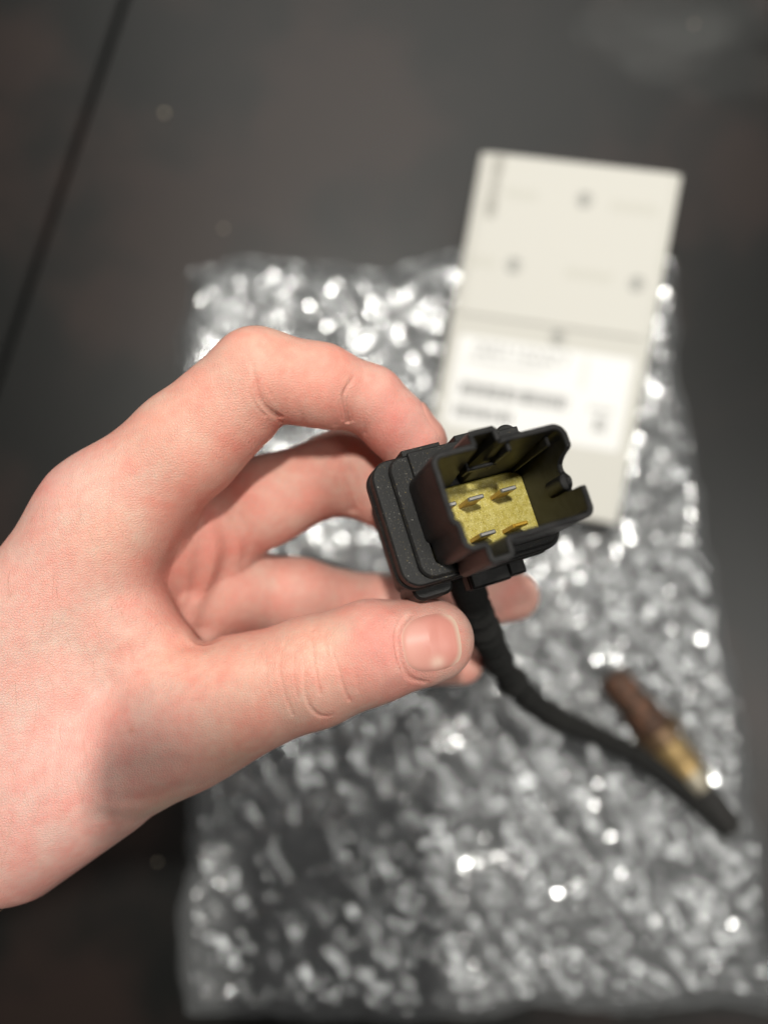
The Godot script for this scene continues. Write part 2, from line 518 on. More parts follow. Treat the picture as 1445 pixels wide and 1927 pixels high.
# ---------------------------------------------------------------- plug, lead and sensor: one thing
func sensor() -> Node3D:
	var axis := Vector3(0.20227, 0.2225, 0.95372)
	var ux := Vector3(0.93391, 0.2493, -0.25623)
	var uy := axis.cross(ux).normalized()
	ux = uy.cross(axis).normalized()
	var rim := Vector3(0.02452, 0.00529, -0.146)
	var t := Node3D.new()
	t.name = "oxygen_sensor"
	add_child(t)
	t.transform = Transform3D(view.basis * Basis(ux, uy, axis.normalized()), view * rim)
	t.scale = Vector3.ONE
	tag(t, "used oxygen sensor with black taped lead ending in a black plug", "car sensor")
	var k := 0.001
	var scaled := func(st: SurfaceTool) -> ArrayMesh:
		var a := st.commit_to_arrays()
		var v: PackedVector3Array = a[Mesh.ARRAY_VERTEX]
		for i in v.size():
			v[i] *= k
		a[Mesh.ARRAY_VERTEX] = v
		var me := ArrayMesh.new()
		me.add_surface_from_arrays(Mesh.PRIMITIVE_TRIANGLES, a)
		return me
	# black plastic with dust ground into it
	var dusty := mat("dusty black plastic", Color.WHITE, 0.6)
	dusty.metallic_specular = 0.4
	dusty.albedo_texture = grains(512, lin(0.0085, 0.0085, 0.0082), [lin(0.05, 0.048, 0.04), lin(0.17, 0.15, 0.11), lin(0.22, 0.15, 0.04), lin(0.30, 0.29, 0.26)], 9000, 17)
	dusty.uv1_triplanar = true
	dusty.uv1_scale = Vector3.ONE * 24
	dusty.heightmap_enabled = true
	dusty.heightmap_texture = tile(noise(FastNoiseLite.TYPE_SIMPLEX, 0.2, 3, 8), 512, Color.BLACK, Color.WHITE, 0.2, 0.8)
	dusty.heightmap_scale = 0.003
	var clean := mat("black plastic", Color.WHITE, 0.42)
	clean.metallic_specular = 0.34
	clean.albedo_texture = tile(noise(FastNoiseLite.TYPE_SIMPLEX_SMOOTH, 0.02, 4, 6), 256, lin(0.006, 0.006, 0.006), lin(0.014, 0.0135, 0.013), 0.3, 0.7)
	clean.uv1_triplanar = true
	clean.uv1_scale = Vector3.ONE * 60
	clean.heightmap_enabled = true
	clean.heightmap_texture = dusty.heightmap_texture
	clean.heightmap_scale = 0.0015

	# flange: two plates with a groove between them, and a raised plateau
	var st := begin()
	var open := rounded(-13.7, 13.7, -9.5, 9.0, 1.6)
	slab(st, rounded(-20.9, 16.2, -12.5, 15.1, 4.2), -23.2, -20.0, 0.35, 0.0, open)
	slab(st, rounded(-20.4, 15.8, -12.0, 14.7, 4.0), -24.4, -23.0, 0.1, 0.0, open)
	slab(st, rounded(-21.1, 16.3, -12.8, 15.2, 4.3), -26.6, -24.2, 0.4)
	slab(st, rounded(-17.2, 15.0, -11.7, 14.9, 3.2), -20.3, -18.4, 0.45, 0.0, open)
	boxed(st, Vector3(-12.6, 9.0, -18.6), Vector3(13.4, 15.0, -17.5), 0.2)
	# pads on the top edge
	boxed(st, Vector3(-13.6, 14.4, -24.6), Vector3(-4.7, 15.9, -18.2), 0.2)
	boxed(st, Vector3(-1.3, 14.4, -24.6), Vector3(8.1, 16.3, -17.9), 0.2)
	slab(st, rounded(8.0, 13.4, 9.0, 16.1, 2.6), -24.0, -18.0, 0.3)
	obj("flange", scaled.call(st), dusty, t)

	# shroud: one wall led round the opening, with its key channels and the bite in its right side
	var path := []                                           # x, y, height of the rim
	var arc := func(cx: float, cy: float, r: float, a0: float, a1: float, h: float) -> void:
		for i in 9:
			var g := deg_to_rad(lerpf(a0, a1, i / 8.0))
			path.append(Vector3(cx + cos(g) * r, cy + sin(g) * r, h))
	path.append(Vector3(13.3, -3.9, 0))
	for e in [[-3.55, -0.4], [-3.5, -2.5], [-3.4, -5.4], [-3.0, -5.7], [-2.6, -5.0], [-2.1, -4.6], [-1.5, -4.35], [-0.9, -4.4], [-0.3, -4.9], [0.2, -5.6], [0.8, -6.1], [1.5, -6.2], [2.2, -5.9], [2.8, -5.0], [3.3, -3.8], [3.7, -2.4], [4.0, -0.9], [4.3, -0.2], [4.8, 0.0]]:
		path.append(Vector3(13.3, e[0], e[1]))
	arc.call(11.1, 6.5, 2.2, 0, 90, 0)
	path.append_array([Vector3(0.4, 8.7, 0), Vector3(0.2, 9.0, -0.2), Vector3(0.2, 10.9, -0.6), Vector3(-0.2, 11.3, -0.6), Vector3(-4.3, 11.3, -0.6), Vector3(-4.7, 10.9, -0.6), Vector3(-4.7, 9.0, -0.2), Vector3(-4.9, 8.7, 0)])
	arc.call(-11.6, 7.0, 1.7, 90, 180, 0)
	path.append_array([Vector3(-13.3, -3.2, 0), Vector3(-13.15, -3.7, 0), Vector3(-12.5, -4.3, 0), Vector3(-12.4, -4.8, 0), Vector3(-12.4, -7.4, 0)])
	arc.call(-10.8, -7.6, 1.6, 180, 270, 0)
	path.append_array([Vector3(-8.9, -9.2, 0), Vector3(-8.6, -9.5, 0), Vector3(-8.6, -12.0, 0), Vector3(-8.2, -12.4, 0), Vector3(-4.9, -12.4, 0), Vector3(-4.5, -12.0, 0), Vector3(-4.4, -9.5, 0), Vector3(-4.1, -9.2, 0)])
	arc.call(11.7, -7.6, 1.6, 270, 360, 0)
	path.append(Vector3(13.3, -4.6, 0))
	for i in path.size():
		path[i] = Vector3(path[i].x * 1.035, path[i].y * 1.03, path[i].z)
	var n := path.size()
	var off := []
	for i in n:
		var a: Vector3 = path[(i + n - 1) % n]; var b: Vector3 = path[i]; var c: Vector3 = path[(i + 1) % n]
		var d1 := Vector2(b.x - a.x, b.y - a.y).normalized(); var d2 := Vector2(c.x - b.x, c.y - b.y).normalized()
		var n1 := Vector2(d1.y, -d1.x); var n2 := Vector2(d2.y, -d2.x)
		var m := (n1 + n2).normalized()
		off.append(m / maxf(0.55, m.dot(n1)))
	st = begin()
	var half := 0.62
	var ch := 0.22
	var base := -18.0
	for i in n:
		var j := (i + 1) % n
		var sec := []
		for e in [i, j]:
			var b: Vector3 = path[e]; var o: Vector2 = off[e]
			var row := []
			var draft := 0.1 + 1.5 * maxf(0.0, o.y) if b.y > 6.0 and b.y < 9.5 else 0.1
			for s in [[half, base], [half, b.z - ch], [half - ch, b.z], [-half + ch, b.z], [-half, b.z - ch], [-half - draft, -24.0]]:
				row.append(Vector3(b.x + o.x * s[0], b.y + o.y * s[0], s[1]))
			sec.append(row)
		var outn := Vector3(off[i].x + off[j].x, off[i].y + off[j].y, 0).normalized()
		var na := Vector3(off[i].x, off[i].y, 0).normalized(); var nb := Vector3(off[j].x, off[j].y, 0).normalized()
		if na.dot(nb) < 0.85:
			na = outn; nb = outn
		for s in 5:
			var tilt: Vector3 = [Vector3.ZERO, Vector3.BACK, Vector3.BACK * 20, Vector3.BACK, Vector3.ZERO][s]
			var sign := 1.0 if s < 2 else (0.0 if s == 2 else -1.0)
			var ma := (na * sign + tilt).normalized(); var mb := (nb * sign + tilt).normalized()
			if s == 2 and absf(path[i].z - path[j].z) > 0.15:
				var across: Vector3 = (sec[1][2] - sec[0][2]).cross(sec[0][3] - sec[0][2]).normalized()
				if across.z < 0:
					across = -across
				ma = across; mb = across
			tri(st, sec[0][s], sec[1][s], sec[1][s + 1], ma, mb, mb)
			tri(st, sec[0][s], sec[1][s + 1], sec[0][s + 1], ma, mb, ma)
	obj("shroud", scaled.call(st), clean, t)
	# inside: a half-round boss on the right wall, the latch step and its rib under the top wall
	st = begin()
	var boss := []
	for i in 13:
		var g := PI / 2 + PI * i / 12
		boss.append([Vector2(12.75 + cos(g) * 1.0, -1.5 + sin(g) * 1.7), Vector2(cos(g), sin(g))])
	boss.append([Vector2(13.2, -3.2), Vector2(0, -1)])
	boss.append([Vector2(13.2, 0.2), Vector2(0, 1)])
	slab(st, boss, -12.0, -4.6, 0.2)
	obj("boss", scaled.call(st), clean, t)
	st = begin()
	boxed(st, Vector3(-4.2, 6.4, -11.4), Vector3(2.6, 7.3, -9.8), 0.3)
	boxed(st, Vector3(-4.2, 6.4, -14.0), Vector3(-3.5, 8.3, -9.7), 0.2)
	boxed(st, Vector3(1.7, 6.6, -14.0), Vector3(2.6, 8.4, -1.2), 0.2)
	obj("latch_step", scaled.call(st), clean, t)
	st = begin()
	boxed(st, Vector3(11.0, 6.0, -23.5), Vector3(11.8, 8.2, -3.0), 0.3)
	obj("guide_rib", scaled.call(st), clean, t)

	# yellow seat of the blades
	var yellow := mat("yellow resin", Color.WHITE, 0.45)
	var ys := noise(FastNoiseLite.TYPE_CELLULAR, 0.045, 1, 21)
	ys.cellular_return_type = FastNoiseLite.RETURN_DISTANCE
	var yim := Image.create(512, 512, false, Image.FORMAT_RGB8)
	var cl := noise(FastNoiseLite.TYPE_SIMPLEX_SMOOTH, 0.012, 4, 3).get_seamless_image(512, 512)
	var spk := ys.get_seamless_image(512, 512)
	ys.seed = 77
	ys.frequency = 0.03
	var spk2 := ys.get_seamless_image(512, 512)
	for y in 512:
		for x in 512:
			var c := lin(0.40, 0.33, 0.06).lerp(lin(0.47, 0.405, 0.11), smoothstep(0.3, 0.75, cl.get_pixel(x, y).r))
			c = c.lerp(lin(0.85, 0.78, 0.42), 0.75 * (1.0 - smoothstep(0.05, 0.16, spk.get_pixel(x, y).r)))
			c = c.lerp(lin(0.07, 0.05, 0.015), 0.9 * (1.0 - smoothstep(0.04, 0.10, spk2.get_pixel(x, y).r)))
			yim.set_pixel(x, y, c)
	yellow.albedo_texture = ImageTexture.create_from_image(yim)
	yellow.uv1_triplanar = true
	yellow.uv1_scale = Vector3.ONE * 70
	yellow.heightmap_enabled = true
	yellow.heightmap_texture = tile(noise(FastNoiseLite.TYPE_SIMPLEX_SMOOTH, 0.03, 4, 14), 256, Color.BLACK, Color.WHITE, 0.2, 0.8)
	yellow.heightmap_scale = 0.004
	st = begin()
	slab(st, rounded(-13.4, 13.25, -9.7, 6.6, 2.6), -25.5, -23.0, 0.3)
	var seat := obj("terminal_seat", scaled.call(st), yellow, t)
	st = begin()
	slab(st, rounded(-13.9, 13.9, -9.8, 9.2, 0.5, 3), -27.0, -25.2, 0.1)
	obj("shroud_floor", scaled.call(st), clean, t)

	# six blades
	var steel := mat("tin plated blade", lin(0.36, 0.35, 0.33), 0.4, 0.85)
	var gold := mat("gilded blade", lin(0.50, 0.30, 0.035), 0.36, 0.35)
	for i in 6:
		var bx: float = [-7.9, -1.6, 6.0, -8.2, -1.6, 6.2][i]
		var by := 1.8 if i < 3 else -6.05
		var bl := Node3D.new()
		st = begin()
		boxed(st, Vector3(bx - 1.75, by - 0.42, -23.4), Vector3(bx + 1.75, by + 0.42, -16.6), 0.08)
		var blade := obj("blade", scaled.call(st), gold, t)
		st = begin()
		if i == 5:
			boxed(st, Vector3(bx - 1.5, by - 0.32, -16.65), Vector3(bx + 1.5, by + 0.32, -16.1), 0.14)
		else:
			boxed(st, Vector3(bx - 1.77, by - 0.44, -16.9), Vector3(bx + 1.77, by + 0.44, -15.9), 0.2)
		obj("blade_tip", scaled.call(st), gold if i == 5 else steel, blade)
		bl.free()

	# body behind the flange, the clip loop under it and the sleeve of the lead
	st = begin()
	slab(st, rounded(-17.0, 13.0, -12.2, 11.8, 3.0), -45.0, -26.4, 0.8)
	slab(st, rounded(-17.6, -8.2, -15.2, -10.0, 2.4, 6), -40.0, -27.6, 0.6)
	obj("plug_body", scaled.call(st), clean, t)
	st = begin()
	boxed(st, Vector3(5.2, -15.6, -33.5), Vector3(9.4, -11.4, -28.0), 0.5)
	boxed(st, Vector3(-4.0, -16.0, -33.0), Vector3(5.6, -12.3, -28.4), 0.5)
	boxed(st, Vector3(-4.2, -15.8, -33.2), Vector3(2.0, -11.5, -29.5), 0.3)
	obj("clip_loop", scaled.call(st), clean, t)

	# the lead, wound with cloth tape
	var inv := t.transform.affine_inverse()
	var keys := []
	for e in [[868, 1075, 0.186], [886, 1122, 0.189], [912, 1188, 0.200], [958, 1275, 0.232], [1030, 1342, 0.265], [1120, 1384, 0.297], [1205, 1426, 0.321], [1285, 1490, 0.334], [1345, 1545, 0.3385], [1366, 1562, 0.339]]:
		keys.append(inv * at(e[0], e[1], e[2]))
	var pts := smooth_path(keys, 420)
	var radii := PackedFloat32Array()
	var wob := noise(FastNoiseLite.TYPE_SIMPLEX_SMOOTH, 0.5, 2, 3)
	for i in pts.size():
		var turn := fmod(i * 0.135, 1.0)
		radii.append(0.0037 + 0.00060 * turn + 0.0009 * wob.get_noise_1d(i * 0.12))
	st = begin()
	tube(st, pts, radii, 28)
	var tape := mat("black cloth tape", Color.WHITE, 0.85)
	tape.metallic_specular = 0.3
	tape.albedo_texture = tile(noise(FastNoiseLite.TYPE_SIMPLEX, 0.09, 3, 2), 256, lin(0.011, 0.011, 0.011), lin(0.030, 0.030, 0.028), 0.3, 0.7)
	tape.uv1_triplanar = true
	tape.uv1_scale = Vector3.ONE * 90
	tape.heightmap_enabled = true
	tape.heightmap_texture = dusty.heightmap_texture
	tape.heightmap_scale = 0.008
	obj("taped_lead", st.commit(), tape, t)

	# the sensor, lying on the bag next to its own lead
	var from := at(1152, 1272, 0.338)
	var to := at(1378, 1562, 0.341)
	var prof := func(called: String, rings: Array, m: Material, sides: int) -> void:
		var pp := PackedVector3Array(); var rr := PackedFloat32Array()
		for e in rings:
			pp.append(inv * from.lerp(to, e[0])); rr.append(e[1] * 0.001)
		var s3 := begin()
		tube(s3, pp, rr, sides)
		obj(called, s3.commit(), m, t)
	var burnt := mat("scorched steel", Color.WHITE, 0.62, 0.35)
	burnt.albedo_texture = tile(noise(FastNoiseLite.TYPE_SIMPLEX_SMOOTH, 0.02, 4, 12), 256, lin(0.045, 0.028, 0.02), lin(0.15, 0.07, 0.04), 0.3, 0.7)
	burnt.uv1_triplanar = true
	burnt.uv1_scale = Vector3.ONE * 30
	prof.call("sensor_tip", [[0.0, 4.2], [0.006, 6.0], [0.02, 6.6], [0.17, 6.8], [0.18, 7.2], [0.20, 7.3]], burnt, 24)
	prof.call("thread", [[0.20, 7.4], [0.213, 8.2], [0.226, 7.4], [0.239, 8.2], [0.252, 7.4], [0.265, 8.2], [0.278, 7.4], [0.291, 8.2], [0.304, 7.4], [0.317, 8.2], [0.33, 7.4]], burnt, 28)
	prof.call("hexagon_nut", [[0.33, 9.6], [0.337, 10.4], [0.40, 10.4], [0.407, 9.6]], mat("dark nut", lin(0.20, 0.13, 0.075), 0.45, 0.7), 6)
	prof.call("brass_sleeve", [[0.40, 7.6], [0.41, 7.9], [0.52, 7.9], [0.53, 7.2], [0.55, 7.2], [0.56, 7.9], [0.60, 7.9]], mat("straw tinted steel", lin(0.42, 0.29, 0.13), 0.42, 0.7), 28)
	prof.call("steel_sleeve", [[0.60, 7.4], [0.61, 7.6], [0.70, 7.6], [0.705, 6.8]], mat("steel sleeve", lin(0.50, 0.45, 0.35), 0.42, 0.75), 28)
	prof.call("rubber_boot", [[0.70, 6.8], [0.72, 6.4], [0.86, 6.2], [0.96, 6.0], [0.99, 5.0], [1.0, 3.0]], mat("rubber boot", lin(0.014, 0.013, 0.012), 0.6), 24)
	return t

# ---------------------------------------------------------------- the hand: one smooth-joined field, meshed as surface nets
const CELL := 0.85
var pa := PackedVector3Array()
var pd := PackedVector3Array()
var pl := PackedFloat32Array()
var ra := PackedFloat32Array()
var rd := PackedFloat32Array()
var pg := PackedInt32Array()
var ca := PackedVector3Array()
var cd := PackedVector3Array()
var cw := PackedFloat32Array()
var cz := PackedFloat32Array()
var ce := PackedFloat32Array()

func bone(g: int, a: Array, b: Array) -> void:
	var p := mm(a[0], a[1], a[2]); var q := mm(b[0], b[1], b[2])
	pa.append(p); pd.append(q - p)
	pl.append(1.0 / maxf((q - p).length_squared(), 1e-6))
	ra.append(a[3]); rd.append(b[3] - a[3]); pg.append(g)

func chain(g: int, js: Array) -> void:
	for i in js.size() - 1:
		bone(g, js[i], js[i + 1])

func field(p: Vector3, list: PackedInt32Array) -> float:
	var d0 := 1e3; var d1 := 1e3; var d2 := 1e3; var d3 := 1e3; var d4 := 1e3; var d5 := 1e3
	for i in list:
		var w := p - pa[i]
		var e := pd[i]
		var h := clampf(w.dot(e) * pl[i], 0.0, 1.0)
		var d := (w - e * h).length() - ra[i] - rd[i] * h
		match pg[i]:
			0:
				var s := maxf(6.5 - absf(d0 - d), 0.0)
				d0 = minf(d0, d) - s * s / 26.0
			1:
				var s := maxf(2.2 - absf(d1 - d), 0.0)
				d1 = minf(d1, d) - s * s / 8.8
			2:
				var s := maxf(4.0 - absf(d2 - d), 0.0)
				d2 = minf(d2, d) - s * s / 16.0
			3:
				var s := maxf(4.0 - absf(d3 - d), 0.0)
				d3 = minf(d3, d) - s * s / 16.0
			4:
				var s := maxf(4.0 - absf(d4 - d), 0.0)
				d4 = minf(d4, d) - s * s / 16.0
			_:
				var s := maxf(5.0 - absf(d5 - d), 0.0)
				d5 = minf(d5, d) - s * s / 20.0
	var out := d0
	if d5 < 900.0:
		var s := maxf(9.0 - absf(d0 - d5), 0.0)
		out = minf(out, minf(d0, d5) - s * s / 36.0)
	if d1 < 900.0:
		var s := maxf(7.0 - absf(d0 - d1), 0.0)
		out = minf(out, minf(d0, d1) - s * s / 28.0)
	if d2 < 900.0:
		var s := maxf(6.0 - absf(d0 - d2), 0.0)
		out = minf(out, minf(d0, d2) - s * s / 24.0)
	if d3 < 900.0:
		var s := maxf(6.0 - absf(d0 - d3), 0.0)
		out = minf(out, minf(d0, d3) - s * s / 24.0)
	if d4 < 900.0:
		var s := maxf(6.0 - absf(d0 - d4), 0.0)
		out = minf(out, minf(d0, d4) - s * s / 24.0)
	return out

func carve(p: Vector3, list: PackedInt32Array) -> float:
	var sum := 0.0
	for i in list:
		var w := p - ca[i]
		var e := cd[i]
		var h := clampf(w.dot(e) / maxf(e.length_squared(), 1e-6), 0.0, 1.0)
		var q := (w - e * h).length_squared() / (cw[i] * cw[i])
		if q < 9.0:
			var z := lerpf(cz[i], ce[i], h) * exp(-q)
			if absf(z) > absf(sum):
				sum = z
	return sum

func everything() -> PackedInt32Array:
	return PackedInt32Array(range(pa.size()))

func skin_spot(x: float, y: float) -> Vector3:              # where the line of sight through a pixel meets the bare field
	var dir := mm(x, y, 1.0).normalized()
	var t := 120.0
	var all := everything()
	for i in 60:
		var d := field(dir * t, all)
		if d < 0.02:
			break
		t += maxf(d * 0.9, 0.02)
		if t > 320.0:
			break
	return dir * t

func crease(px: Array, width: float, from_depth: float, to_depth: float) -> void:
	var flat := []
	for e in px:
		flat.append(Vector3(e[0], e[1], 0))
	var fine := smooth_path(flat, maxi((px.size() - 1) * 3, 4))
	var last := Vector3.ZERO
	var n := float(fine.size() - 1)
	for i in fine.size():
		var s := skin_spot(fine[i].x, fine[i].y)
		if i > 0 and s.distance_to(last) < 25.0:
			ca.append(last); cd.append(s - last)
			cw.append(width); cz.append(lerpf(from_depth, to_depth, (i - 1) / n)); ce.append(lerpf(from_depth, to_depth, i / n))
		last = s

func gradient(p: Vector3, list: PackedInt32Array, cl: PackedInt32Array, e := 0.3) -> Vector3:
	var a := Vector3(1, -1, -1); var b := Vector3(-1, -1, 1); var c := Vector3(-1, 1, -1); var d := Vector3(1, 1, 1)
	var use := not cl.is_empty()
	var fa := field(p + a * e, list); var fb := field(p + b * e, list); var fc := field(p + c * e, list); var fd := field(p + d * e, list)
	if use:
		fa += carve(p + a * e, cl); fb += carve(p + b * e, cl); fc += carve(p + c * e, cl); fd += carve(p + d * e, cl)
	return (a * fa + b * fb + c * fc + d * fd).normalized()

var verts := PackedVector3Array()
var norms := PackedVector3Array()
var cells := {}
var masks := PackedInt32Array()
var home := PackedInt32Array()                              # which block each vertex came from
var block_bones := []
var block_folds := []
var keys_of := PackedInt64Array()

func descend(mid: Vector3, half: float, list: PackedInt32Array, org: Vector3) -> void:
	# keep only the bones that can matter within this cube
	var reach := half * 1.7321
	var ds := PackedFloat32Array()
	var best := 1e9
	for i in list:
		var w := mid - pa[i]
		var h := clampf(w.dot(pd[i]) * pl[i], 0.0, 1.0)
		var d := (w - pd[i] * h).length() - ra[i] - rd[i] * h
		ds.append(d)
		best = minf(best, d)
	if best > reach + 9.0:
		return
	var near := PackedInt32Array()
	for k in list.size():
		if ds[k] < best + 2.0 * reach + 9.5:
			near.append(list[k])
	var f := field(mid, near)
	if f > reach + 1.5 or f < -reach * 1.25 - 4.0:
		return
	if half > CELL * 4.0 + 0.01:
		for k in 8:
			descend(mid + Vector3(half / 2 if k & 1 else -half / 2, half / 2 if k & 2 else -half / 2, half / 2 if k & 4 else -half / 2), half / 2, near, org)
		return
	var cl := PackedInt32Array()
	for i in ca.size():
		var w := mid - ca[i]
		var h := clampf(w.dot(cd[i]) / maxf(cd[i].length_squared(), 1e-6), 0.0, 1.0)
		if (w - cd[i] * h).length() < reach + cw[i] * 3.0:
			cl.append(i)
	var lo := mid - Vector3.ONE * half
	var o := ((lo - org) / CELL).round()
	var ox := int(o.x); var oy := int(o.y); var oz := int(o.z)
	var v := PackedFloat32Array()
	v.resize(729)
	var any_in := false; var any_out := false
	for z in 9:
		for y in 9:
			for x in 9:
				var p := lo + Vector3(x, y, z) * CELL
				var d := field(p, near)
				if cl.size() and absf(d) < 3.0:
					d += carve(p, cl)
				v[(z * 9 + y) * 9 + x] = d
				if d < 0: any_in = true
				else: any_out = true
	if not (any_in and any_out):
		return
	block_bones.append(near)
	block_folds.append(cl)
	for z in 8:
		for y in 8:
			for x in 8:
				var b := (z * 9 + y) * 9 + x
				var mask := 0
				var c := PackedFloat32Array([v[b], v[b + 1], v[b + 9], v[b + 10], v[b + 81], v[b + 82], v[b + 90], v[b + 91]])
				for k in 8:
					if c[k] < 0: mask |= 1 << k
				if mask == 0 or mask == 255:
					continue
				var s := Vector3.ZERO
				var n := 0
				for e in EDGES:
					var i0: int = e[0]; var i1: int = e[1]
					if (c[i0] < 0) != (c[i1] < 0):
						var t := c[i0] / (c[i0] - c[i1])
						var p0 := Vector3(i0 & 1, (i0 >> 1) & 1, i0 >> 2)
						var p1 := Vector3(i1 & 1, (i1 >> 1) & 1, i1 >> 2)
						s += p0.lerp(p1, t)
						n += 1
				var p := lo + (Vector3(x, y, z) + s / n) * CELL
				var key := ((ox + x) * 2048 + oy + y) * 2048 + oz + z
				cells[key] = verts.size()
				keys_of.append(key)
				masks.append(mask)
				verts.append(p)
				norms.append(gradient(p, near, cl))
				home.append(block_bones.size() - 1)

const EDGES := [[0, 1], [2, 3], [4, 5], [6, 7], [0, 2], [1, 3], [4, 6], [5, 7], [0, 4], [1, 5], [2, 6], [3, 7]]

func in_fold(p: Vector3, list: PackedInt32Array) -> bool:
	for i in list:
		if cw[i] > 1.5:
			continue
		var w := p - ca[i]
		var h := clampf(w.dot(cd[i]) / maxf(cd[i].length_squared(), 1e-6), 0.0, 1.0)
		var r := 1.8 * cw[i] + 0.35
		if (w - cd[i] * h).length_squared() < r * r:
			return true
	return false

func refine(I: PackedInt32Array) -> PackedInt32Array:       # four triangles for one along the fine folds
	var near := PackedByteArray()
	near.resize(verts.size())
	for i in verts.size():
		near[i] = 1 if block_folds[home[i]].size() > 0 and in_fold(verts[i], block_folds[home[i]]) else 0
	var out := PackedInt32Array()
	var halves := {}
	for t in range(0, I.size(), 3):
		var v := [I[t], I[t + 1], I[t + 2]]
		if near[v[0]] + near[v[1]] + near[v[2]] == 0:
			out.append_array(PackedInt32Array(v))
			continue
		var m := [0, 0, 0]
		for k in 3:
			var a: int = v[k]; var b: int = v[(k + 1) % 3]
			var key := mini(a, b) * 4194304 + maxi(a, b)
			if not halves.has(key):
				halves[key] = verts.size()
				var blk := home[a]
				var p := (verts[a] + verts[b]) * 0.5
				var n := (norms[a] + norms[b]).normalized()
				for it in 2:
					p -= n * clampf(field(p, block_bones[blk]) + carve(p, block_folds[blk]), -0.4, 0.4)
				verts.append(p)
				norms.append(gradient(p, block_bones[blk], block_folds[blk], 0.12))
				home.append(blk)
			m[k] = halves[key]
		out.append_array(PackedInt32Array([v[0], m[0], m[2], m[0], v[1], m[1], m[2], m[1], v[2], m[0], m[1], m[2]]))
	return out

